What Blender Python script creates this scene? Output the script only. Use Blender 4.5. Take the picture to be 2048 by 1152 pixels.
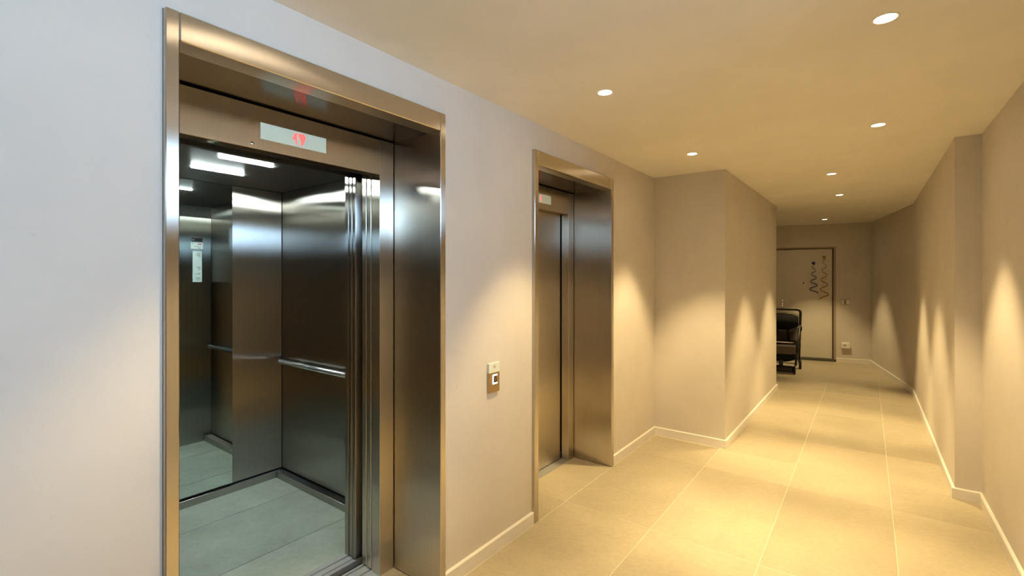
import bpy, bmesh, math, random
from mathutils import Vector, Matrix
random.seed(7)
S = bpy.context.scene
for o in list(bpy.data.objects): bpy.data.objects.remove(o)
COL = S.collection
R = math.radians

# ------------------------------------------------------------------ camera
F_PX, U1, V0, EYE = 945.0, 1735.0, 555.0, 1.548
cam = bpy.data.cameras.new('camera'); cam.lens = F_PX/2048*36; cam.sensor_width = 36
cam.shift_y = (V0-576)/2048; cam.clip_start = 0.03; cam.clip_end = 200
co = bpy.data.objects.new('camera', cam); COL.objects.link(co)
co.location = (0, 0, EYE); co.rotation_euler = (R(90), 0, math.atan((U1-1024)/F_PX))
S.camera = co

# ------------------------------------------------------------------ world, daylight, exposure
SKY = 21.0
W = bpy.data.worlds.new('overcast_sky'); S.world = W; W.use_nodes = True
bg = W.node_tree.nodes['Background']; bg.inputs[0].default_value = (0.46, 0.71, 1.0, 1); bg.inputs[1].default_value = SKY
SPOT_W, SPOT_COL = 205.0, (1.0, 0.75, 0.36)
LAMP_E = 310.0
S.view_settings.view_transform = 'Standard'; S.view_settings.look = 'None'
S.view_settings.exposure = 0.14; S.view_settings.gamma = 1.0
S.view_settings.use_curve_mapping = False

HC = 2.5335          # ceiling height
YB = -2.6            # inner face of the entrance wall behind the camera
XR = 0.627           # right wall plane
WY0, WY1, WZ0, WZ1 = -1.60, 1.60, 1.98, 2.50   # high window in the right wall, beside and behind the camera
# daylight portal filling the glazed opening (guides sampling only)
al = bpy.data.lights.new('daylight_portal', 'AREA'); al.shape = 'RECTANGLE'; al.size = WZ1-WZ0; al.size_y = WY1-WY0
al.cycles.is_portal = True
ao = bpy.data.objects.new('daylight_portal', al); COL.objects.link(ao)
ao.location = (XR+0.30, (WY0+WY1)/2, (WZ0+WZ1)/2); ao.rotation_euler = (0, R(90), 0)

# ------------------------------------------------------------------ materials
def new_mat(name):
    m = bpy.data.materials.new(name); m.use_nodes = True
    nt = m.node_tree; return m, nt, nt.nodes['Principled BSDF']
def N(nt, t, **k):
    n = nt.nodes.new(t)
    for a, v in k.items(): setattr(n, a, v)
    return n
def coords(nt, scale=(1,1,1)):
    tc = N(nt, 'ShaderNodeTexCoord'); mp = N(nt, 'ShaderNodeMapping'); mp.inputs['Scale'].default_value = scale
    nt.links.new(tc.outputs['Object'], mp.inputs['Vector']); return mp.outputs[0]
def noise(nt, vec, scale, detail=3, rough=0.5):
    n = N(nt, 'ShaderNodeTexNoise'); n.inputs['Scale'].default_value = scale
    n.inputs['Detail'].default_value = detail; n.inputs['Roughness'].default_value = rough
    if vec is not None: nt.links.new(vec, n.inputs['Vector'])
    return n
def ramp(nt, fac, stops):
    r = N(nt, 'ShaderNodeValToRGB'); e = r.color_ramp.elements
    while len(e) < len(stops): e.new(0.5)
    for i, (p, c) in enumerate(stops): e[i].position = p; e[i].color = (*c, 1) if len(c) == 3 else c
    nt.links.new(fac, r.inputs[0]); return r.outputs[0]
def bump(nt, b, h, strength, dist=0.002):
    n = N(nt, 'ShaderNodeBump'); n.inputs['Strength'].default_value = strength; n.inputs['Distance'].default_value = dist
    nt.links.new(h, n.inputs['Height']); nt.links.new(n.outputs[0], b.inputs['Normal'])
def plain(name, col, rough=0.5, metal=0.0, spec=0.5, emit=None, es=0.0):
    m, nt, b = new_mat(name); b.inputs['Base Color'].default_value = (*col, 1)
    b.inputs['Roughness'].default_value = rough; b.inputs['Metallic'].default_value = metal
    b.inputs['Specular IOR Level'].default_value = spec
    if emit: b.inputs['Emission Color'].default_value = (*emit, 1); b.inputs['Emission Strength'].default_value = es
    v = coords(nt); n = noise(nt, v, 60, 2)
    mr = N(nt, 'ShaderNodeMapRange'); mr.inputs[3].default_value = max(0, rough-0.04); mr.inputs[4].default_value = min(1, rough+0.04)
    nt.links.new(n.outputs[0], mr.inputs[0]); nt.links.new(mr.outputs[0], b.inputs['Roughness'])
    return m
def paint(name, col, scuffs=False):
    m, nt, b = new_mat(name); v = coords(nt)
    n = noise(nt, v, 2.2, 4, 0.6)
    c0 = tuple(x*0.97 for x in col); c1 = tuple(min(1, x*1.03) for x in col)
    cc = ramp(nt, n.outputs[0], [(0.35, c0), (0.65, c1)])
    if scuffs:      # faint grey rub marks
        s = noise(nt, coords(nt, (9, 9, 9)), 2.6, 2, 0.4)
        f = ramp(nt, s.outputs[0], [(0.75, (0,0,0)), (0.78, (0.15,)*3)])
        mx = N(nt, 'ShaderNodeMixRGB'); mx.inputs[2].default_value = (0.42, 0.38, 0.36, 1)
        nt.links.new(f, mx.inputs[0]); nt.links.new(cc, mx.inputs[1]); cc = mx.outputs[0]
    nt.links.new(cc, b.inputs['Base Color'])
    b.inputs['Roughness'].default_value = 0.85; b.inputs['Specular IOR Level'].default_value = 0.25
    bump(nt, b, noise(nt, v, 260, 3).outputs[0], 0.12, 0.001)
    return m
def stone(name, col, rough, var=0.10):
    m, nt, b = new_mat(name)
    oi = N(nt, 'ShaderNodeObjectInfo'); tc = N(nt, 'ShaderNodeTexCoord')
    off = N(nt, 'ShaderNodeVectorMath', operation='MULTIPLY_ADD')
    off.inputs[1].default_value = (1,1,1); nt.links.new(tc.outputs['Object'], off.inputs[0])
    sc = N(nt, 'ShaderNodeMath', operation='MULTIPLY'); sc.inputs[1].default_value = 37.0
    nt.links.new(oi.outputs['Random'], sc.inputs[0]); nt.links.new(sc.outputs[0], off.inputs[2])
    v = off.outputs[0]
    big = noise(nt, v, 2.3, 5, 0.62); fine = noise(nt, v, 38, 5, 0.7)
    a = ramp(nt, big.outputs[0], [(0.3, tuple(x*(1-var) for x in col)), (0.7, tuple(min(1, x*(1+var*0.7)) for x in col))])
    f = ramp(nt, fine.outputs[0], [(0.35, (0.90,0.885,0.86)), (0.62, (1,1,1))])
    mx = N(nt, 'ShaderNodeMixRGB', blend_type='MULTIPLY'); mx.inputs[0].default_value = 1
    nt.links.new(a, mx.inputs[1]); nt.links.new(f, mx.inputs[2])
    t = N(nt, 'ShaderNodeMapRange'); t.inputs[3].default_value = 0.94; t.inputs[4].default_value = 1.05
    nt.links.new(oi.outputs['Random'], t.inputs[0])
    m2 = N(nt, 'ShaderNodeMixRGB', blend_type='MULTIPLY'); m2.inputs[0].default_value = 1
    nt.links.new(mx.outputs[0], m2.inputs[1]); nt.links.new(t.outputs[0], m2.inputs[2])
    nt.links.new(m2.outputs[0], b.inputs['Base Color'])
    rr = N(nt, 'ShaderNodeMapRange'); rr.inputs[3].default_value = rough-0.06; rr.inputs[4].default_value = rough+0.08
    nt.links.new(big.outputs[0], rr.inputs[0]); nt.links.new(rr.outputs[0], b.inputs['Roughness'])
    b.inputs['Specular IOR Level'].default_value = 0.4
    bump(nt, b, fine.outputs[0], 0.10, 0.001)
    return m
def steel(name, col, rough, aniso, tangent, grain=(700, 700, 3)):
    """brushed sheet: reflections smeared along `tangent` (across the grain)"""
    m, nt, b = new_mat(name); nt.nodes.remove(b)
    b = N(nt, 'ShaderNodeBsdfAnisotropic', distribution='BECKMANN'); nt.links.new(b.outputs[0], nt.nodes['Material Output'].inputs[0])
    b.inputs['Anisotropy'].default_value = -aniso
    t = N(nt, 'ShaderNodeCombineXYZ')
    L = math.sqrt(sum(x*x for x in tangent))
    for i in range(3): t.inputs[i].default_value = tangent[i]/L
    nt.links.new(t.outputs[0], b.inputs['Tangent'])
    g = noise(nt, coords(nt, grain), 1.0, 2, 0.6); w = noise(nt, coords(nt), 3.0, 3)
    cc = ramp(nt, g.outputs[0], [(0.3, tuple(x*0.93 for x in col)), (0.7, tuple(min(1, x*1.05) for x in col))])
    nt.links.new(cc, b.inputs['Color'])
    rr = N(nt, 'ShaderNodeMapRange'); rr.inputs[3].default_value = rough-0.02; rr.inputs[4].default_value = rough+0.02
    nt.links.new(w.outputs[0], rr.inputs[0]); nt.links.new(rr.outputs[0], b.inputs['Roughness'])
    # sheet metal is never quite flat: a very gentle waviness
    bump(nt, b, noise(nt, coords(nt, (1, 1, 0.6)), 2.4, 1).outputs[0], 0.035, 0.02)
    return m
def emission(name, col, s):
    m, nt, b = new_mat(name); nt.nodes.remove(b); e = N(nt, 'ShaderNodeEmission')
    e.inputs[0].default_value = (*col, 1); e.inputs[1].default_value = s
    nt.links.new(e.outputs[0], nt.nodes['Material Output'].inputs[0]); return m

M = {}
M['wall'] = paint('wall_paint', (0.65, 0.60, 0.545), True)
M['ceil'] = paint('ceiling_paint', (0.80, 0.76, 0.70))
M['base'] = plain('baseboard_lacquer', (0.78, 0.74, 0.69), 0.45)
M['tile'] = stone('beige_stoneware', (0.46, 0.40, 0.285), 0.42)
M['grout'] = plain('pale_grout', (0.60, 0.54, 0.43), 0.9)
M['carfloor'] = stone('grey_green_stoneware', (0.385, 0.425, 0.355), 0.5, 0.24)
M['joint'] = plain('dark_joint', (0.04, 0.04, 0.04), 0.9)
M['steel'] = steel('brushed_steel', (0.60, 0.55, 0.48), 0.31, 0.72, (1, 1, 0))
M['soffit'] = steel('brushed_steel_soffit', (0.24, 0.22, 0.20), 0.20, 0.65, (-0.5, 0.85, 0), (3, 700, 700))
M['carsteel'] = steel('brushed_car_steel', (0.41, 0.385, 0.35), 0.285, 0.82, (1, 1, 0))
M['rail'] = plain('satin_rail', (0.80, 0.80, 0.78), 0.22, 1.0)
M['alu'] = plain('ribbed_aluminium', (0.60, 0.60, 0.59), 0.45, 0.7)
M['mirror'] = plain('mirror_silver', (0.80, 0.87, 0.84), 0.0, 1.0)
M['carceil'] = plain('charcoal_ceiling_sheet', (0.085, 0.085, 0.082), 0.35, 0.6)
M['black'] = plain('black_rubber', (0.012, 0.012, 0.013), 0.6)
M['shaft'] = plain('shaft_concrete', (0.06, 0.06, 0.06), 0.9)
M['display'] = plain('display_glass', (0.60, 0.68, 0.58), 0.12, 0, 0.5, (0.60, 0.70, 0.58), 0.12)
M['red'] = emission('red_led', (1.0, 0.10, 0.09), 2.2)
M['carlamp'] = emission('cool_led_bar', (0.86, 1.0, 0.98), LAMP_E)
M['lens'] = emission('warm_led_lens', (1.0, 0.82, 0.58), 65.0)
M['trim'] = plain('white_trim', (0.80, 0.74, 0.66), 0.4)
M['plate'] = plain('pale_plate', (0.72, 0.76, 0.66), 0.3)
M['bronze'] = steel('bronze_plate', (0.55, 0.42, 0.26), 0.35, 0.6, (1, 1, 0))
M['halo'] = emission('white_halo', (1.0, 0.98, 0.96), 3.0)
M['mark'] = plain('olive_print', (0.26, 0.25, 0.10), 0.6)
M['door'] = plain('cream_door', (0.70, 0.65, 0.56), 0.45)
M['frame'] = plain('dark_brown_frame', (0.14, 0.10, 0.07), 0.5)
M['jambwood'] = plain('tan_frame', (0.42, 0.33, 0.24), 0.5)
M['thresh'] = plain('dark_threshold', (0.08, 0.075, 0.06), 0.6)
M['chrome'] = plain('chrome', (0.75, 0.75, 0.74), 0.15, 1.0)
M['socket'] = plain('white_plastic', (0.82, 0.80, 0.76), 0.35)
M['greyplastic'] = plain('grey_plastic', (0.30, 0.28, 0.26), 0.4)
M['fabric'] = plain('black_fabric', (0.010, 0.010, 0.011), 0.9, 0, 0.2)
M['mesh'] = plain('grey_mesh_fabric', (0.16, 0.14, 0.12), 0.9, 0, 0.2)
M['darkmesh'] = plain('dark_mesh_fabric', (0.060, 0.052, 0.045), 0.9, 0, 0.2)
M['tube'] = plain('black_tube', (0.015, 0.015, 0.016), 0.4)
M['blue'] = plain('blue_foil', (0.03, 0.05, 0.35), 0.3, 0.5)
M['bluegrey'] = plain('blue_grey_foil', (0.10, 0.11, 0.22), 0.3, 0.6)
M['gold'] = plain('gold_foil', (0.42, 0.24, 0.05), 0.3, 0.6)
M['label_w'] = plain('white_label', (0.70, 0.74, 0.73), 0.5)
M['label_p'] = plain('pale_label', (0.62, 0.70, 0.69), 0.5)
M['ink'] = plain('grey_ink', (0.12, 0.15, 0.15), 0.6)
M['redink'] = plain('red_ink', (0.45, 0.10, 0.10), 0.6)
M['paving'] = plain('outdoor_paving', (0.35, 0.34, 0.33), 0.9)
M['white_alu'] = plain('white_window_frame', (0.75, 0.75, 0.75), 0.4)
# window glass: clear with a fresnel reflection
m, nt, b = new_mat('window_glass'); nt.nodes.remove(b)
tr = N(nt, 'ShaderNodeBsdfTransparent'); gl = N(nt, 'ShaderNodeBsdfGlossy'); gl.inputs['Roughness'].default_value = 0.02
fr = N(nt, 'ShaderNodeFresnel'); mx = N(nt, 'ShaderNodeMixShader')
nt.links.new(fr.outputs[0], mx.inputs[0]); nt.links.new(tr.outputs[0], mx.inputs[1]); nt.links.new(gl.outputs[0], mx.inputs[2])
nt.links.new(mx.outputs[0], nt.nodes['Material Output'].inputs[0]); M['glass'] = m

# ------------------------------------------------------------------ helpers
def link(name, me, mat, parent=None):
    o = bpy.data.objects.new(name, me); COL.objects.link(o)
    if mat is not None: me.materials.append(M[mat])
    if parent is not None: o.parent = parent
    return o
def finish(name, bm, mat, parent=None, smooth=False):
    bmesh.ops.recalc_face_normals(bm, faces=bm.faces)
    me = bpy.data.meshes.new(name); bm.to_mesh(me); bm.free()
    if smooth:
        for p in me.polygons: p.use_smooth = True
    return link(name, me, mat, parent)
def add_box(bm, lo, hi, bev=0.0, mtx=None):
    r = bmesh.ops.create_cube(bm, size=1.0)
    vs = r['verts']
    for v in vs:
        v.co = Vector([lo[i]+(v.co[i]+0.5)*(hi[i]-lo[i]) for i in range(3)])
    if bev > 0:
        es = list({e for v in vs for e in v.link_edges})
        rb = bmesh.ops.bevel(bm, geom=es, offset=bev, segments=1, profile=0.5, affect='EDGES')
        vs = list({v for f in rb['faces'] for v in f.verts} | {v for v in vs if v.is_valid})
    if mtx is not None:
        for v in vs: v.co = mtx @ v.co
    return vs
def box(name, lo, hi, mat, parent=None, bev=0.0, mtx=None):
    bm = bmesh.new(); add_box(bm, lo, hi, bev, mtx)
    return finish(name, bm, mat, parent)
def boxes(name, lst, mat, parent=None, bev=0.0, mtx=None):
    bm = bmesh.new()
    for lo, hi in lst: add_box(bm, lo, hi, bev, mtx)
    return finish(name, bm, mat, parent)
def prism(name, pts, z0, z1, mat, parent=None, mtx=None):
    bm = bmesh.new()
    a = [bm.verts.new((x, y, z0)) for x, y in pts]; b_ = [bm.verts.new((x, y, z1)) for x, y in pts]
    n = len(pts); bm.faces.new(a); bm.faces.new(b_)
    for i in range(n): bm.faces.new((a[i], a[(i+1) % n], b_[(i+1) % n], b_[i]))
    if mtx is not None:
        for v in bm.verts: v.co = mtx @ v.co
    bmesh.ops.triangulate(bm, faces=[f for f in bm.faces if len(f.verts) > 4])
    return finish(name, bm, mat, parent)
def add_tube(bm, pts, rad, seg=10, cap=True, sy=1.0):
    pts = [Vector(p) for p in pts]; rings = []; up = None
    for i, p in enumerate(pts):
        d = (pts[min(i+1, len(pts)-1)]-pts[max(i-1, 0)]).normalized()
        if up is None:
            up = Vector((0,0,1)) if abs(d.z) < 0.9 else Vector((1,0,0))
        x = d.cross(up).normalized(); y = x.cross(d).normalized(); up = y
        r = rad[i] if isinstance(rad, (list, tuple)) else rad
        rings.append([bm.verts.new(p+x*r*math.cos(2*math.pi*k/seg)+y*r*sy*math.sin(2*math.pi*k/seg)) for k in range(seg)])
    for a, b_ in zip(rings, rings[1:]):
        for k in range(seg): bm.faces.new((a[k], a[(k+1) % seg], b_[(k+1) % seg], b_[k]))
    if cap: bm.faces.new(rings[0]); bm.faces.new(rings[-1])
def tube(name, pts, rad, mat, parent=None, seg=10, sy=1.0, smooth=True):
    bm = bmesh.new(); add_tube(bm, pts, rad, seg, True, sy); return finish(name, bm, mat, parent, smooth)
def add_lathe(bm, prof, seg=24, mtx=None, close=False):
    rings = []
    for r, z in prof:
        if r < 1e-6: rings.append([bm.verts.new((0,0,z))]*seg)
        else: rings.append([bm.verts.new((r*math.cos(2*math.pi*k/seg), r*math.sin(2*math.pi*k/seg), z)) for k in range(seg)])
    pairs = list(zip(rings, rings[1:])) + ([(rings[-1], rings[0])] if close else [])
    for a, b_ in pairs:
        for k in range(seg):
            vs = []
            for v in (a[k], a[(k+1) % seg], b_[(k+1) % seg], b_[k]):
                if v not in vs: vs.append(v)
            if len(vs) > 2:
                bm.faces.new(vs)
    if mtx is not None:
        for v in {v for r in rings for v in r}: v.co = mtx @ v.co
def lathe(name, prof, mat, parent=None, seg=24, mtx=None, close=False, smooth=True):
    bm = bmesh.new(); add_lathe(bm, prof, seg, mtx, close); return finish(name, bm, mat, parent, smooth)
def poly_plate(name, pts3, thick, normal, mat, parent=None):
    bm = bmesh.new(); n = Vector(normal).normalized()*thick
    a = [bm.verts.new(Vector(p)) for p in pts3]; b_ = [bm.verts.new(Vector(p)+n) for p in pts3]
    bm.faces.new(a); bm.faces.new(b_); k = len(a)
    for i in range(k): bm.faces.new((a[i], a[(i+1) % k], b_[(i+1) % k], b_[i]))
    return finish(name, bm, mat, parent)
def empty(name, loc=(0,0,0), rz=0.0):
    o = bpy.data.objects.new(name, None); COL.objects.link(o); o.location = loc; o.rotation_euler = (0,0,rz)
    o.empty_display_size = 0.1; return o
def tag(o, label, cat, group=None, kind=None):
    o['label'] = label; o['category'] = cat
    if group: o['group'] = group
    if kind: o['kind'] = kind
    return o
def struct(o, label=None, cat=None):
    o['kind'] = 'structure'
    if label: o['label'] = label
    if cat: o['category'] = cat
    return o

# ------------------------------------------------------------------ the setting
XL = -1.690                    # left wall plane
PX = -1.668                    # steel portal front
E1 = dict(y0=0.503, y1=1.673, i0=0.540, i1=1.637)
E2 = dict(y0=2.457, y1=3.608, i0=2.500, i1=3.572)
PZ, PI_Z = 2.356, 2.267        # portal outer top, inner top
DZ = 2.080                     # landing door head
FX = -2.020                    # face of the landing door frame
YW = 4.590                     # start of the projecting wall
g = 0.001

wl = boxes('wall_left', [((-2.0, YB-0.3, 0), (XL, E1['y0']-g, HC)), ((-2.0, E1['y1']+g, 0), (XL, E2['y0']-g, HC)),
     ((-2.0, E2['y1']+g, 0), (XL, YW, HC)), ((-2.0, E1['y0']-g, PZ+g), (XL, E1['y1']+g, HC)), ((-2.0, E2['y0']-g, PZ+g), (XL, E2['y1']+g, HC))], 'wall')
struct(wl, 'off-white painted wall that holds the two steel elevator portals', 'wall')
wp = prism('wall_projecting', [(-2.0, YW), (-1.033, YW), (-1.008, 7.42), (-2.6, 7.42), (-2.6, YW)], 0, HC, 'wall')
struct(wp, 'beige wall block that juts out into the corridor beyond the second elevator', 'wall')
RWP = [(0.627, WY1), (0.627, 4.525), (0.490, 4.525), (0.490, 8.25), (0.050, 10.60), (0.30, 11.3), (0.927, 11.3), (0.927, WY1)]
bm = bmesh.new()
def add_prism(bm, pts, z0, z1):
    a = [bm.verts.new((x, y, z0)) for x, y in pts]; b_ = [bm.verts.new((x, y, z1)) for x, y in pts]
    n = len(pts); fs = [bm.faces.new(a), bm.faces.new(b_)]
    for i in range(n): bm.faces.new((a[i], a[(i+1) % n], b_[(i+1) % n], b_[i]))
    bmesh.ops.triangulate(bm, faces=fs)
add_prism(bm, RWP, 0, HC)
XO = XR+0.30
for lo, hi in [((XR, YB-0.3, 0), (XO, WY0, HC)), ((XR, WY0, 0), (XO, WY1, WZ0)), ((XR, WY0, WZ1), (XO, WY1, HC))]: add_box(bm, lo, hi)
wr = finish('wall_right', bm, 'wall')
struct(wr, 'long beige corridor wall opposite the elevators, stepped at a shallow pillar', 'wall')
AE = R(11); EX = Vector((math.cos(AE), math.sin(AE), 0)); EY = Vector((-math.sin(AE), math.cos(AE), 0))
ME = Matrix(((EX.x, EY.x, 0, 0.05), (EX.y, EY.y, 0, 10.60), (0, 0, 1, 0), (0, 0, 0, 1)))    # end-wall frame: s along wall, t into wall
DS0, DS1, DH = -1.480, -0.572, 2.082       # entry door leaf
FR = 0.052
we = boxes('wall_end', [((-3.4, 0, 0), (DS0-FR, 0.25, HC)), ((DS1+FR, 0, 0), (0.12, 0.25, HC)), ((DS0-FR, 0, DH+0.036), (DS1+FR, 0.25, HC))], 'wall', mtx=ME)
struct(we, 'shaded beige wall with a cream entry door closing the corridor', 'wall')
wa = box('wall_alcove', (-2.85, 7.0, 0), (-2.6, 10.9, HC), 'wall'); struct(wa, 'beige side wall of the alcove behind the stroller', 'wall')
wb = box('wall_back', (-2.0, YB-0.3, 0), (0.927, YB, HC), 'wall')
struct(wb, 'painted wall closing the hall behind the camera side of the elevators', 'wall')
ce = box('ceiling', (-2.85, YB-0.3, HC), (0.95, 11.6, HC+0.12), 'ceil'); struct(ce, 'smooth warm-lit plaster ceiling dotted with round downlights', 'ceiling')

# high window beside the camera
w1 = empty('window_1', (XR+0.15, (WY0+WY1)/2, WZ0)); struct(w1, 'high strip window with slim white frames in the wall opposite the open elevator', 'window')
ym = (WY0+WY1)/2; w_loc = Vector(w1.location)
def rel(lo, hi, o): return tuple(Vector(lo)-o), tuple(Vector(hi)-o)
NW = 4
for kk in range(NW):
    a, b_ = WY0+(WY1-WY0)*kk/NW, WY0+(WY1-WY0)*(kk+1)/NW
    x0, x1 = XR+0.11, XR+0.19
    boxes('window_frame', [rel(*q, w_loc) for q in [((x0, a, WZ0), (x1, a+0.05, WZ1)), ((x0, b_-0.05, WZ0), (x1, b_, WZ1)),
          ((x0, a+0.05, WZ0), (x1, b_-0.05, WZ0+0.08)), ((x0, a+0.05, WZ1-0.06), (x1, b_-0.05, WZ1))]], 'white_alu', w1)
    box('pane', *rel((XR+0.147, a+0.05, WZ0+0.08), (XR+0.153, b_-0.05, WZ1-0.06), w_loc), 'glass', w1)
struct(box('pavement', (0.95, -9, -0.2), (12, 7, -0.02), 'paving'), 'grey paving outside the high window', 'pavement')

# floor: grout bed with one tile object per tile
fl = prism('floor', [(XL-0.02, YB-0.25), (0.93, YB-0.25), (0.93, 11.2), (-2.7, 11.2), (-2.7, YW), (XL-0.02, YW), (XL-0.02, E2['i1']), (FX, E2['i1']), (FX, E2['i0']), (XL-0.02, E2['i0']), (XL-0.02, E1['i1']), (FX, E1['i1']), (FX, E1['i0']), (XL-0.02, E1['i0'])], -0.12, -0.0012, 'grout'); struct(fl, 'beige large-format stoneware floor with pale joints', 'floor')
def clip_rects(x0, x1, y0, y1):
    rs = []
    # walkable strips (x0,x1,y0,y1) of the corridor plan
    for a0, a1, c0, c1 in [(FX, XL+0.02, E1['i0'], E1['i1']), (FX, XL+0.02, E2['i0'], E2['i1']), (XL+0.02, 0.640, YB, 4.55), (-1.04, 0.50, 4.55, 7.42), (-2.6, 0.50, 7.42, 11.0)]:
        q = (max(x0, a0), min(x1, a1), max(y0, c0), min(y1, c1))
        if q[1]-q[0] > 0.012 and q[3]-q[2] > 0.012: rs.append(q)
    return rs
tiles = {}
XG = [-2.27+0.6*k for k in range(-1, 6)]; YG = [2.84+1.2*k for k in range(-5, 7)]
XG = [x if abs(x+1.67) > 0.01 else -1.67 for x in XG]
for x0 in XG:
    for y0 in YG:
        for (a, b_, c, d) in clip_rects(x0+0.002, x0+0.598, y0+0.002, y0+1.198):
            key = (round(b_-a, 3), round(d-c, 3))
            if key not in tiles:
                bm = bmesh.new(); add_box(bm, (-key[0]/2, -key[1]/2, -0.010), (key[0]/2, key[1]/2, 0.0), 0.0012)
                bmesh.ops.recalc_face_normals(bm, faces=bm.faces)
                me = bpy.data.meshes.new('tile'); bm.to_mesh(me); bm.free(); me.materials.append(M['tile']); tiles[key] = me
            t = bpy.data.objects.new('tile', tiles[key]); COL.objects.link(t); t.parent = fl
            t.location = ((a+b_)/2, (c+d)/2, 0)

# baseboards
BH, BT = 0.074, 0.016
def baseboard(name, pts, label):
    """pts: wall-face polyline walked with the room on the right-hand side"""
    bm = bmesh.new(); P = [Vector((x, y)) for x, y in pts]; n = len(P); off = []
    for i in range(n):
        ds = []
        if i > 0: ds.append((P[i]-P[i-1]).normalized())
        if i < n-1: ds.append((P[i+1]-P[i]).normalized())
        ns = [Vector((d.y, -d.x)) for d in ds]
        if len(ns) == 1: o = ns[0]*BT
        else:
            s = (ns[0]+ns[1]); o = s*(BT/(1+ns[0].dot(ns[1])))
        off.append(P[i]+o)
    prof = [(0.0, 0.0), (1.0, 0.0), (1.0, BH-0.005), (0.70, BH), (0.0, BH)]
    rings = []
    for p, q in zip(P, off):
        rings.append([bm.verts.new((p.x+(q.x-p.x)*k, p.y+(q.y-p.y)*k, z)) for k, z in prof])
    for a, b_ in zip(rings, rings[1:]):
        for k in range(len(prof)): bm.faces.new((a[k], a[(k+1) % 5], b_[(k+1) % 5], b_[k]))
    bm.faces.new(rings[0]); bm.faces.new(rings[-1])
    return struct(finish(name, bm, 'base'), label, 'baseboard')
e_door_r = ME @ Vector((DS1+FR, 0, 0)); e_door_l = ME @ Vector((DS0-FR, 0, 0)); e_far = ME @ Vector((-2.75, 0, 0))
baseboard('baseboard_entrance', [(XL, YB), (XL, E1['y0']-0.002)], 'white baseboard before the open elevator portal')
baseboard('baseboard_left', [(XL, E1['y1']+0.002), (XL, E2['y0']-0.002)], 'white baseboard between the two elevator portals')
baseboard('baseboard_projecting', [(XL, E2['y1']+0.002), (XL, YW), (-1.033, YW), (-1.008, 7.42), (-2.6, 7.42)], 'white baseboard wrapping the projecting wall block')
baseboard('baseboard_right', [(e_door_r.x, e_door_r.y), (0.05, 10.60), (0.49, 8.25), (0.49, 4.525), (0.627, 4.525), (0.627, YB)], 'white baseboard along the wall opposite the elevators')
baseboard('baseboard_alcove', [(-2.6, 7.44), (-2.6, 10.08), (e_door_l.x, e_door_l.y)], 'white baseboard in the alcove behind the stroller')

# elevator shaft enclosing both lifts (dark concrete, glimpsed only through the door gaps)
sh = boxes('wall_shaft', [((-4.35, -0.2, -0.6), (-4.15, YW, 3.0)), ((-4.15, -0.2, -0.6), (-2.0, 0.0, 3.0)), ((-4.15, 4.35, -0.6), (-2.0, YW-0.002, 3.0)),
      ((-4.15, 0.0, 2.8), (-2.0, 4.35, 3.0)), ((-4.15, 0.0, -0.6), (-2.0, 4.35, -0.4)), ((-4.15, 2.15, -0.4), (-2.72, 2.30, 2.8)), ((-2.0, -0.2, HC+0.12), (-1.7, YW, 3.0)), ((-2.02, 0.0, -0.4), (-1.75, 4.35, -0.125)), ((-2.0, 0.0, -0.125), (XL-0.021, E1['i0'], 0.0)), ((-2.0, E1['i1'], -0.125), (XL-0.021, E2['i0'], 0.0)), ((-2.0, E2['i1'], -0.125), (XL-0.021, 4.35, 0.0))], 'shaft')
struct(sh, 'dark concrete elevator shaft behind the doors', 'wall')

# ------------------------------------------------------------------ elevator entrances
def grooved(name, x0, x1, y0, y1, z, grooves, mat, parent, depth=0.012, bott=-0.03):
    """aluminium sill with running grooves along y; grooves = [(xa, xb)]"""
    prof = [(x0, bott), (x0, z)]
    for a, b_ in sorted(grooves): prof += [(a, z), (a, z-depth), (b_, z-depth), (b_, z)]
    prof += [(x1, z), (x1, bott)]
    bm = bmesh.new(); A = [bm.verts.new((x, y0, zz)) for x, zz in prof]; B = [bm.verts.new((x, y1, zz)) for x, zz in prof]
    n = len(prof); fa = bm.faces.new(A); fb = bm.faces.new(B)
    for i in range(n): bm.faces.new((A[i], A[(i+1) % n], B[(i+1) % n], B[i]))
    bmesh.ops.triangulate(bm, faces=[fa, fb])
    return finish(name, bm, mat, parent)

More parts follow.
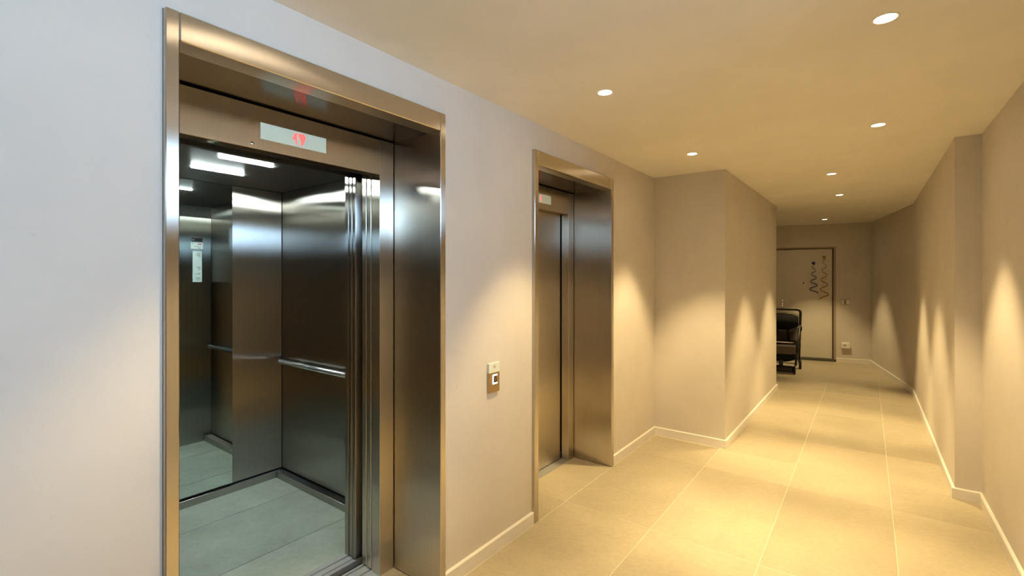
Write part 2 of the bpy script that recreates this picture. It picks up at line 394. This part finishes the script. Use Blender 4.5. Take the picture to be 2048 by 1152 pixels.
def entrance(E, label, opened):
    yc = (E['y0']+E['y1'])/2
    root = empty('elevator_entrance', (PX, yc, 0)); tag(root, label, 'elevator entrance', 'steel elevator entrances in the left wall')
    o = Vector(root.location)
    B = lambda name, lo, hi, mat, p=root, bev=0.0: box(name, *rel(lo, hi, o), mat, p, bev)
    b = 0.003
    B('jamb', (FX, E['y0'], 0), (PX, E['i0'], PZ), 'steel', bev=b)
    B('jamb', (FX, E['i1'], 0), (PX, E['y1'], PZ), 'steel', bev=b)
    B('header', (-1.76, E['i0']+0.0008, PI_Z), (PX, E['i1']-0.0008, PZ), 'steel', bev=b)
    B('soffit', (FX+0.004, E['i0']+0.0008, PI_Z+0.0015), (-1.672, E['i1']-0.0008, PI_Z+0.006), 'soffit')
    oy0, oy1 = E['i0']+0.098, E['i1']-0.092         # clear opening
    # door frame: two stiles, a transom with the floor display
    B('stile', (FX-0.068, E['i0']+0.003, 0), (FX, oy0, PI_Z-0.004), 'steel', bev=0.0015)
    B('stile', (FX-0.068, oy1, 0), (FX, E['i1']-0.003, PI_Z-0.004), 'steel', bev=0.0015)
    tr = B('transom', (FX-0.068, oy0+0.0008, DZ), (FX, oy1-0.0008, PI_Z-0.006), 'steel', bev=0.0015)
    d0 = E['i0']+0.402; dd = 0.298; z0, z1 = 2.126, 2.195
    disp = B('display', (FX, d0, z0), (FX+0.003, d0+dd, z1), 'display', bev=0.001)
    xf = FX+0.0032
    P = lambda pts: [(xf-o.x, d0+py*dd-o.y, z0+pz*(z1-z0)) for py, pz in pts]
    # red figure: a slanted stroke followed by a wedge
    poly_plate('digit', P([(0.455, 0.50), (0.490, 0.84), (0.535, 0.88), (0.520, 0.55), (0.530, 0.14), (0.505, 0.12), (0.500, 0.42), (0.465, 0.40)]), 0.0006, (1,0,0), 'red', disp)
    if opened: poly_plate('digit', P([(0.545, 0.86), (0.610, 0.90), (0.645, 0.86), (0.665, 0.66), (0.640, 0.40), (0.615, 0.14), (0.590, 0.12), (0.585, 0.40), (0.555, 0.62)]), 0.0006, (1,0,0), 'red', disp)
    # small dimpled release plug under the transom and a stud on its face
    lathe('release_lock', [(0, -0.003), (0.006, -0.003), (0.009, -0.001), (0.020, -0.0015), (0.022, 0.0)], 'rail', root, 20,
          Matrix.Translation(Vector((-2.050, E['i0']+0.238, DZ))-o))
    lathe('stud', [(0, 0.004), (0.006, 0.0035), (0.009, 0.0)], 'steel', root, 16,
          Matrix.Translation(Vector((FX, E['i0']+0.370, DZ+0.018))-o) @ Matrix.Rotation(R(90), 4, 'Y'))
    # sill with running grooves
    s = grooved('sill', -2.182-o.x, FX-o.x, oy0-0.10-o.y, oy1+0.40-o.y, 0.001, [(-2.166-o.x, -2.156-o.x), (-2.108-o.x, -2.098-o.x)], 'alu', root)
    zt = DZ+0.03
    if opened:      # telescopic leaves slid away into the pocket
        B('landing_door_leaf', (-2.134, oy1+0.003, 0.006), (-2.098, oy1+0.48, zt), 'steel', bev=0.003)
        B('landing_door_leaf', (-2.180, oy1+0.006, 0.006), (-2.143, oy1+0.47, zt), 'steel', bev=0.003)
    else:
        ym = (oy0+oy1)/2
        B('landing_door_leaf', (-2.136, ym-0.02, 0.006), (-2.098, oy1+0.0, zt), 'steel', bev=0.002).location.y -= 0.004
        B('landing_door_leaf', (-2.180, oy0-0.03, 0.006), (-2.142, ym+0.02, zt), 'steel', bev=0.002)
    B('hanger_cover', (-2.225, oy0-0.10, zt+0.004), (-2.092, oy1+0.50, zt+0.20), 'black')
    return root
en1 = entrance(E1, 'brushed steel portal around the open elevator, its doors slid aside', True)
en2 = entrance(E2, 'brushed steel portal with its elevator door shut', False)

# ------------------------------------------------------------------ elevator car
CY0, CY1, CXB, CXF, CZ = 0.640, 1.885, -3.685, -2.340, 2.218
car = empty('elevator_car', ((CXB+CXF)/2, (CY0+CY1)/2, 0)); tag(car, 'steel-lined elevator car with mirror and handrail seen through the open doors', 'elevator car')
o = Vector(car.location)
CB = lambda name, lo, hi, mat, p=car, bev=0.0: box(name, *rel(lo, hi, o), mat, p, bev)
oy1 = E1['i1']-0.092; oy0 = E1['i0']+0.098
fb = CB('floor_base', (CXB, CY0, -0.10), (CXF, CY1, -0.0012), 'joint')
XT = [CXB, -3.306, -2.690, CXF]
for a, b_ in zip(XT, XT[1:]):
    CB('floor_tile', (a+0.002, CY0, -0.0011), (b_-0.002, CY1, 0.0), 'carfloor', fb)
grooved('car_sill', CXF-o.x, -2.232-o.x, oy0-0.10-o.y, oy1+0.40-o.y, 0.001, [(-2.312-o.x, -2.302-o.x), (-2.266-o.x, -2.256-o.x)], 'alu', car)
SK = 0.050; GP = 0.008
# wall panels with dark shadow joints between them
CB('wall_backing', (CXB-0.06, CY0-0.05, -0.02), (CXB-0.012, CY1+0.05, CZ+0.05), 'black')
CB('wall_backing', (CXB-0.012, CY1+0.012, -0.02), (CXF+0.10, CY1+0.05, CZ+0.05), 'black')
CB('wall_backing', (CXB-0.012, CY0-0.05, -0.02), (CXF+0.10, CY0-0.012, CZ+0.05), 'black')
MY0, MY1 = 1.000, 1.520
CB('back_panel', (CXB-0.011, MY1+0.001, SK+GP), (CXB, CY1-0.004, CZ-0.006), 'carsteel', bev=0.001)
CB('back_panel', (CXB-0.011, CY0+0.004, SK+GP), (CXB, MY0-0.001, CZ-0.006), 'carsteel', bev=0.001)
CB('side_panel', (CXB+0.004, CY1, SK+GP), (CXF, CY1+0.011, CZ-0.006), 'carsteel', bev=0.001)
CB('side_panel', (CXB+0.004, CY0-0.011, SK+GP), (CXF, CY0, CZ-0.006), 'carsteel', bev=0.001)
CB('mirror', (CXB-0.011, MY0, SK+GP), (CXB+0.001, MY1, CZ-0.004), 'mirror')
for lo, hi in [((CXB, CY0+0.031, 0), (CXB+0.030, CY1-0.062, SK)), ((CXB, CY1-0.060, 0), (CXF+0.06, CY1, SK)), ((CXB+0.031, CY0, 0), (CXF, CY0+0.030, SK))]:
    CB('skirting', lo, hi, 'carsteel', bev=0.0012)
# front return beside the door, header over it, car door leaves slid aside
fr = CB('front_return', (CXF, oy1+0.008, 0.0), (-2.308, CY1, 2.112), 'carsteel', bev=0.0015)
CB('front_header', (CXF, CY0, 2.112), (-2.306, CY1, CZ), 'carceil')
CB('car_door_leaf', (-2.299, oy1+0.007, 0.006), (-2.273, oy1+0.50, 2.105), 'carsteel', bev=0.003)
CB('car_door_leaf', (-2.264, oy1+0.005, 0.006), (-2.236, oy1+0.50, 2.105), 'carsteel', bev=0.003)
CB('door_operator', (-2.304, CY0-0.10, 2.125), (-2.232, CY1+0.30, 2.32), 'black')
cc = CB('ceiling_panel', (CXB-0.05, CY0-0.05, CZ), (CXF, CY1+0.05, CZ+0.04), 'carceil')
for x in (-2.865, -3.255):
    bm = bmesh.new(); w, l, seg = 0.012, 0.300, 8; yc = 1.262
    prof = [(x-o.x+w*math.cos(t), yc+(l/2-w)*sg-o.y+w*math.sin(t)) for sg, t0 in ((1, 0), (-1, math.pi)) for t in [t0+math.pi*k/seg for k in range(seg+1)]]
    A = [bm.verts.new((px, py, CZ-0.006)) for px, py in prof]; Bv = [bm.verts.new((px, py, CZ)) for px, py in prof]
    bm.faces.new(A); n = len(A)
    for i in range(n): bm.faces.new((A[i], A[(i+1) % n], Bv[(i+1) % n], Bv[i]))
    lo_ = finish('light_bar', bm, 'carlamp', car); lo_['label'] = 'cool white light bar set in the dark ceiling'
# handrail on the side wall
hy, hz = CY1-0.060, 0.905
hr = tube('handrail', [(-3.600-o.x, hy-o.y, hz), (-3.59-o.x, hy-o.y, hz), (-2.46-o.x, hy-o.y, hz)], 0.018, 'rail', car, 16)
for x in (-3.44, -2.62):
    tube('bracket', [(x-o.x, hy+0.012-o.y, hz-0.004), (x+0.005-o.x, hy+0.035-o.y, hz-0.006), (x+0.005-o.x, CY1-o.y, hz-0.006)], [0.009, 0.009, 0.011], 'rail', hr, 10)
# notices stuck on the front return (seen in the mirror)
xn = CXF-0.0001
def notice(y0, y1, z0, z1, mat, lines, label, ink='ink'):
    nb = CB('notice', (xn-0.0015, y0, z0), (xn, y1, z1), mat); nb['label'] = label
    for (a, b_, c, d, im) in lines:
        CB('print', (xn-0.0019, y0+(y1-y0)*a, z0+(z1-z0)*c), (xn-0.0015, y0+(y1-y0)*b_, z0+(z1-z0)*d), im, nb)
notice(1.722, 1.812, 1.884, 1.918, 'black', [(0.05, 0.25, 0.3, 0.6, 'greyplastic')], 'small black strip above the white notice')
notice(1.715, 1.814, 1.816, 1.876, 'label_w', [(0.08, 0.16, 0.70, 0.84, 'ink'), (0.55, 0.90, 0.68, 0.84, 'redink'), (0.25, 0.92, 0.36, 0.42, 'ink'), (0.55, 0.80, 0.12, 0.20, 'ink')], 'small white printed notice')
L = []
for k, (zz, a) in enumerate([(0.93, .35), (0.90, .5), (0.87, .3), (0.84, .45), (0.81, .6), (0.48, .4), (0.45, .5), (0.42, .55), (0.39, .6), (0.28, .6), (0.25, .2), (0.13, .3), (0.10, .4), (0.06, .35)]):
    L.append((a, 0.86, zz, zz+0.012, 'ink'))
notice(1.730, 1.806, 1.506, 1.796, 'label_p', L, 'tall pale instruction notice')

# ------------------------------------------------------------------ call panel between the portals
cp = empty('call_panel', (XL, 2.064, 0.903)); tag(cp, 'small bronze and white elevator call panel on the wall between portals', 'call panel')
o = Vector(cp.location)
CPB = lambda name, lo, hi, mat, p=cp, bev=0.0: box(name, *rel(lo, hi, o), mat, p, bev)
y0, y1 = 2.016, 2.112; xq = XL+0.013
CPB('button_plate', (XL, y0, 0.903), (xq, y1, 1.0135), 'bronze', bev=0.0012)
pl = CPB('top_plate', (XL, y0, 1.0140), (xq+0.001, y1, 1.068), 'plate', bev=0.0012)
lathe('emblem', [(0.0055, 0), (0.0055, 0.0008), (0.0085, 0.0008), (0.0085, 0)], 'mark', pl, 20, Matrix.Translation(Vector((xq+0.001, 2.064, 1.047))-o) @ Matrix.Rotation(R(90), 4, 'Y'), close=True)
bt = CPB('button', (xq, 2.056, 0.958), (xq+0.004, 2.084, 0.993), 'black', bev=0.001)
poly_plate('arrow_mark', [tuple(Vector((xq+0.0041, yy, zz))-o) for yy, zz in [(2.060, 0.990), (2.064, 0.990), (2.070, 0.974), (2.078, 0.991), (2.082, 0.991), (2.071, 0.963)]], 0.0004, (1,0,0), 'bronze', bt)
yb0, yb1, zb0, zb1, bw = 2.049, 2.089, 0.949, 1.003, 0.006
poly_plate('lit_ring', [tuple(Vector((xq, yy, zz))-o) for yy, zz in [(yb1, zb1), (yb0+0.003, zb1), (yb0, zb1-0.003), (yb0, zb0), (yb1, zb0), (yb1, zb0+bw+0.002), (yb0+bw, zb0+bw+0.002), (yb0+bw, zb1-bw-0.002), (yb1, zb1-bw-0.002)]], 0.002, (1,0,0), 'halo', cp)

# ------------------------------------------------------------------ downlights
DL = []
def downlight(x, y, label, k=1.0):
    DL.append((x, y))
    r = empty('downlight', (x, y, HC)); tag(r, label, 'ceiling light', 'round recessed ceiling downlights')
    lathe('trim_ring', [(0.0375, 0.012), (0.0360, 0.012), (0.0365, -0.0015), (0.0435, -0.0015), (0.0445, 0.0), (0.0375, 0.0)], 'trim', r, 28, close=True)
    lathe('lens', [(0.0, 0.009), (0.0355, 0.009), (0.0355, 0.012), (0.0, 0.012)], 'lens', r, 28)
    sp = bpy.data.lights.new('spot', 'SPOT'); sp.energy = SPOT_W*k; sp.color = SPOT_COL; sp.spot_size = R(68); sp.spot_blend = 0.50; sp.shadow_soft_size = 0.03
    so = bpy.data.objects.new('lamp_beam', sp); COL.objects.link(so); so.parent = r; so.location = (0, 0, -0.004)
XA, XB_ = -1.118, 0.055
for x, y, lab in [(XA, 2.31, 'recessed downlight above the call panel between the two elevators'), (XB_, 2.29, 'recessed downlight across from the call panel, by the opposite wall'),
                  (XA, 3.878, 'recessed downlight at the far side of the closed elevator, by the projecting wall'), (XB_, 3.865, 'recessed downlight just before the shallow wall pillar'),
                  (-0.274, 5.426, 'recessed downlight midway beside the start of the projecting wall'), (-0.267, 6.864, 'recessed downlight near the end of the projecting wall'),
                  (-0.583, 9.61, 'recessed downlight just in front of the cream entry door'),
                  (XA, 0.74, 'recessed downlight before the open elevator'), (XB_, 0.74, 'recessed downlight across from the open elevator')]:
    downlight(x, y, lab, 0.7 if y > 9 else 1.2 if y > 5 else (0.45 if x < -1 else 0.9) if y < 1 else 0.68 if (x < -1 and y < 3) else 1.0)

bm = bmesh.new()
for x, y in DL: add_lathe(bm, [(0, -0.02), (0.038, -0.02), (0.038, 0.030), (0, 0.030)], 28, Matrix.Translation((x, y, HC)))
cut = finish('cutter', bm, None)
md = ce.modifiers.new('holes', 'BOOLEAN'); md.operation = 'DIFFERENCE'; md.solver = 'EXACT'; md.object = cut
bpy.context.view_layer.update()
me = bpy.data.meshes.new_from_object(ce.evaluated_get(bpy.context.evaluated_depsgraph_get()))
ce.modifiers.clear(); ce.data = me; bpy.data.objects.remove(cut)

# ------------------------------------------------------------------ entry door at the end of the corridor
d1 = empty('door_1', ME @ Vector(((DS0+DS1)/2, 0, 0)), AE); struct(d1, 'cream flush entry door in a dark brown frame at the corridor end', 'door')
sc = (DS0+DS1)/2; h = (DS1-DS0)/2
box('leaf', (-h+0.004, 0.030, 0.046), (h-0.004, 0.075, DH-0.004), 'door', d1, 0.003)
boxes('door_frame', [((-h-FR, 0.0, 0), (-h-0.018, 0.12, DH+0.034)), ((h+0.018, 0.0, 0), (h+FR, 0.12, DH+0.034)), ((-h-0.018, 0.0, DH+0.014), (h+0.018, 0.12, DH+0.034))], 'jambwood', d1)
boxes('door_stop', [((-h-0.017, 0.006, 0), (-h, 0.12, DH)), ((h, 0.006, 0), (h+0.017, 0.12, DH)), ((-h-0.017, 0.006, DH), (h+0.017, 0.12, DH+0.013))], 'frame', d1)
box('door_backing', (-h, 0.09, 0.0), (h, 0.12, DH), 'frame', d1)
box('threshold', (-h-FR, -0.012, 0.0005), (h+FR, 0.10, 0.042), 'thresh', d1, 0.003)
hx = -1.375-sc
lk = box('lock_plate', (hx-0.020, 0.020, 0.985), (hx+0.020, 0.030, 1.125), 'chrome', d1, 0.006)
RX = Matrix.Rotation(R(90), 4, 'X')
lathe('lock_cylinder', [(0, 0.014), (0.012, 0.014), (0.014, 0.0)], 'greyplastic', lk, 16, Matrix.Translation((hx, 0.020, 1.085)) @ RX)
hd = lathe('handle_rose', [(0, 0.008), (0.020, 0.008), (0.024, 0.0)], 'chrome', d1, 20, Matrix.Translation((hx, 0.030, 0.950)) @ RX)
tube('door_handle', [(hx, 0.024, 0.950), (hx, -0.020, 0.950), (hx+0.012, -0.030, 0.950), (hx+0.115, -0.030, 0.950)], 0.009, 'chrome', hd, 10)
lathe('peephole', [(0, 0.006), (0.008, 0.006), (0.012, 0.003), (0.014, 0.0)], 'frame', d1, 16, Matrix.Translation((-1.027-sc, 0.030, 1.445)) @ RX)
# two hanging swirl streamers on the door
def swirl(s, z0, z1, turns, r0, r1, mat, label, ball=None):
    base = ME @ Vector((s, -0.01, z1))
    r = empty('swirl_streamer', base, AE); tag(r, label, 'decoration', 'spiral streamers on the entry door')
    bm = bmesh.new(); n = int(turns*22); rows = []
    for i in range(n+1):
        t = i/n; a = 2*math.pi*turns*t; rad = r0+(r1-r0)*t; z = (z0-z1)*(t**1.1)
        c = Vector((rad*math.cos(a), rad*math.sin(a)*0.55-0.012, z)); w = 0.010+0.014*t
        rows.append([bm.verts.new(c+Vector((0, 0, w*k))) for k in (-0.5, 0.5)]+[bm.verts.new(c*1.0+Vector((-math.cos(a)*0.0012, -math.sin(a)*0.0012, w*k))) for k in (0.5, -0.5)])
    for a, b_ in zip(rows, rows[1:]):
        for k in range(4): bm.faces.new((a[k], a[(k+1) % 4], b_[(k+1) % 4], b_[k]))
    bm.faces.new(rows[0]); bm.faces.new(rows[-1])
    finish('spiral_ribbon', bm, mat, r, True)
    lathe('top_disc', [(0, 0.006), (0.024, 0.005), (0.029, 0.0), (0.024, -0.005), (0, -0.006)], ball or mat, r, 16, Matrix.Translation((0, -0.004, 0.02)) @ RX)
swirl(-0.872, 1.255, 1.795, 4.0, 0.022, 0.075, 'bluegrey', 'dark blue foil spiral streamer hanging on the cream door', 'blue')
swirl(-0.706, 1.140, 1.900, 4.5, 0.022, 0.078, 'gold', 'longer gold foil spiral streamer beside the blue one on the door')
# switch plate and intercom box beside the door
sw = empty('light_switch', ME @ Vector((-0.374, 0, 1.05)), AE); tag(sw, 'wall switch plate with two pale rockers beside the entry door', 'switch')
box('switch_plate', (-0.064, -0.008, 0), (0.064, 0, 0.100), 'jambwood', sw, 0.002)
box('rocker', (-0.060, -0.013, 0.010), (-0.030, -0.008, 0.090), 'socket', sw, 0.002)
box('rocker', (0.008, -0.013, 0.010), (0.060, -0.008, 0.090), 'socket', sw, 0.002)
box('indicator', (-0.026, -0.010, 0.012), (0.004, -0.008, 0.088), 'greyplastic', sw, 0.001)
so_ = empty('socket_box', ME @ Vector((-0.377, 0, 0.262)), AE); tag(so_, 'white surface-mounted socket box low on the wall beside the entry door', 'socket')
box('cover', (-0.068, -0.045, 0), (0.068, 0, 0.098), 'socket', so_, 0.005)
box('outlet', (-0.036, -0.047, 0.042), (0.002, -0.045, 0.066), 'greyplastic', so_, 0.001)

# ------------------------------------------------------------------ stroller parked in the alcove (local: faces -Y)
st = empty('stroller', (-1.145, 9.06, 0), R(4)); tag(st, 'black folding stroller parked at the end of the projecting wall', 'stroller')
hw = 0.262
def arc(c, r, a0, a1, ax, n=6):
    """quarter bends in the x-z plane sheared along y"""
    return [Vector(c)+Vector((r*math.cos(R(a0+(a1-a0)*k/n)), ax*r*math.sin(R(a0+(a1-a0)*k/n)), r*math.sin(R(a0+(a1-a0)*k/n)))) for k in range(n+1)]
top = 1.000
hp = [Vector((hw-0.012, 0.215, 0.70))] + arc((hw-0.055, 0.262, top-0.05), 0.05, 0, 90, 0.35) + arc((-hw+0.055, 0.262, top-0.05), 0.05, 90, 180, 0.35) + [Vector((-hw+0.012, 0.215, 0.70))]
hb = tube('handlebar', hp, 0.020, 'tube', st, 12)
for s in (-1, 1):
    tube('rear_leg', [(s*(hw-0.010), 0.215, 0.72), (s*(hw-0.018), 0.235, 0.45), (s*(hw-0.026), 0.290, 0.10)], 0.018, 'tube', st, 10)
    tube('front_leg', [(s*(hw-0.012), 0.205, 0.74), (s*(hw-0.034), 0.060, 0.46), (s*(hw-0.060), -0.260, 0.13)], 0.017, 'tube', st, 10)
    box('hinge', (s*(hw-0.006)-0.024, 0.180, 0.650), (s*(hw-0.006)+0.024, 0.240, 0.725), 'tube', st, 0.006)
    box('hinge', (s*(hw-0.030)-0.030, 0.150, 0.36), (s*(hw-0.030)+0.030, 0.250, 0.48), 'tube', st, 0.006)
    tube('link_rod', [(s*(hw-0.050), 0.10, 0.36), (s*(hw-0.045), 0.20, 0.16)], 0.008, 'chrome', st, 8)
    tube('side_strut', [(s*(hw-0.020), 0.240, 0.42), (s*(hw-0.040), 0.02, 0.36), (s*(hw-0.045), -0.12, 0.30)], 0.012, 'tube', st, 8)
    tube('harness_strap', [(s*0.075, 0.150, 0.70), (s*0.085, 0.090, 0.60), (s*0.10, 0.020, 0.48)], 0.016, 'fabric', st, 8, 0.35)
    tube('side_web', [(s*(hw-0.022), 0.19, 0.70), (s*(hw-0.056), 0.12, 0.58), (s*(hw-0.074), 0.04, 0.44)], [0.016, 0.026, 0.030], 'fabric', st, 8, 0.5)
    for (wx, wy, wr_) in ((hw-0.010, 0.290, 0.080), (hw-0.075, -0.285, 0.062)):
        wh = lathe('wheel', [(wr_-0.022, -0.018), (wr_-0.004, -0.018), (wr_, -0.008), (wr_, 0.008), (wr_-0.004, 0.018), (wr_-0.022, 0.018)], 'black', st, 24,
                   Matrix.Translation((s*wx, wy, wr_)) @ Matrix.Rotation(R(90), 4, 'Y'), close=True)
        lathe('hub', [(0, -0.020), (0.018, -0.020), (0.022, -0.006), (wr_-0.022, -0.006), (wr_-0.022, 0.006), (0.022, 0.006), (0.018, 0.020), (0, 0.020)], 'greyplastic', wh, 20,
              Matrix.Translation((s*wx, wy, wr_)) @ Matrix.Rotation(R(90), 4, 'Y'))
tube('rear_axle', [(-hw+0.04, 0.290, 0.075), (hw-0.04, 0.290, 0.075)], 0.008, 'tube', st, 8)
tube('front_axle', [(-hw+0.075, -0.285, 0.062), (hw-0.075, -0.285, 0.062)], 0.008, 'tube', st, 8)
def sheet(name, rows, mat, parent, thick=0.006):
    """rows of points -> closed thin shell"""
    bm = bmesh.new(); G = [[bm.verts.new(p) for p in r] for r in rows]
    for a, b_ in zip(G, G[1:]):
        for k in range(len(a)-1): bm.faces.new((a[k], a[k+1], b_[k+1], b_[k]))
    bmesh.ops.recalc_face_normals(bm, faces=bm.faces)
    bmesh.ops.solidify(bm, geom=list(bm.faces), thickness=thick)
    return finish(name, bm, mat, parent, True)
xs = [(-1+2*k/12)*(hw-0.030) for k in range(13)]
def par(x): return 1-(x/(hw-0.030))**2
# folded canopy: a dark bulging hood, its front edge sagging at the middle
rows = []
for t in [k/8 for k in range(9)]:
    rows.append([(x, 0.205-0.13*math.sin(math.pi*min(1, t*0.9))*(0.35+0.65*par(x))-0.03*t, 0.880+0.060*par(x)-t*(0.150+0.130*par(x))) for x in xs])
sheet('canopy', rows, 'fabric', st, 0.010)
for zz in (0.950, 0.925):
    tube('canopy_bow', [(x, 0.225-0.03*par(x), zz-0.05+0.055*(1-(x/(hw-0.03))**4)) for x in xs], 0.005, 'tube', st, 6)
sheet('backrest', [[(x*0.94, 0.165-0.135*t+0.03*par(x), 0.75-0.28*t) for x in xs] for t in [k/6 for k in range(7)]], 'mesh', st, 0.012)
sheet('backrest_pocket', [[(x*0.80, 0.100-0.085*t+0.03*par(x), 0.635-0.155*t) for x in xs] for t in [k/6 for k in range(7)]], 'darkmesh', st, 0.008)
sheet('seat', [[(x*0.95, 0.04-0.26*t, 0.465-0.03*math.sin(math.pi*t)-0.015*par(x)) for x in xs] for t in [k/6 for k in range(7)]], 'fabric', st, 0.026)
sheet('leg_flap', [[(x*0.90, -0.225-0.035*math.sin(math.pi*t*0.6)-0.02*par(x), 0.450-0.15*t) for x in xs] for t in [k/5 for k in range(6)]], 'mesh', st, 0.012)
sheet('footrest', [[(x*0.93, -0.255-0.05*math.sin(math.pi*t), 0.315-(0.085+0.055*par(x))*t) for x in xs] for t in [k/5 for k in range(6)]], 'fabric', st, 0.022)
# under-seat basket
rows = []
for t in [k/10 for k in range(11)]:
    a = math.pi*t; y = 0.235-0.44*t
    rows.append([(x*0.90, y, 0.400-0.190*math.sin(a)**0.6-0.02*par(x)) for x in xs])
sheet('basket', rows, 'fabric', st, 0.008)
box('front_post', (-0.030, -0.305, 0.090), (0.030, -0.265, 0.215), 'tube', st, 0.008)
box('front_board', (-hw+0.075, -0.335, 0.022), (hw-0.085, -0.235, 0.120), 'tube', st, 0.022)
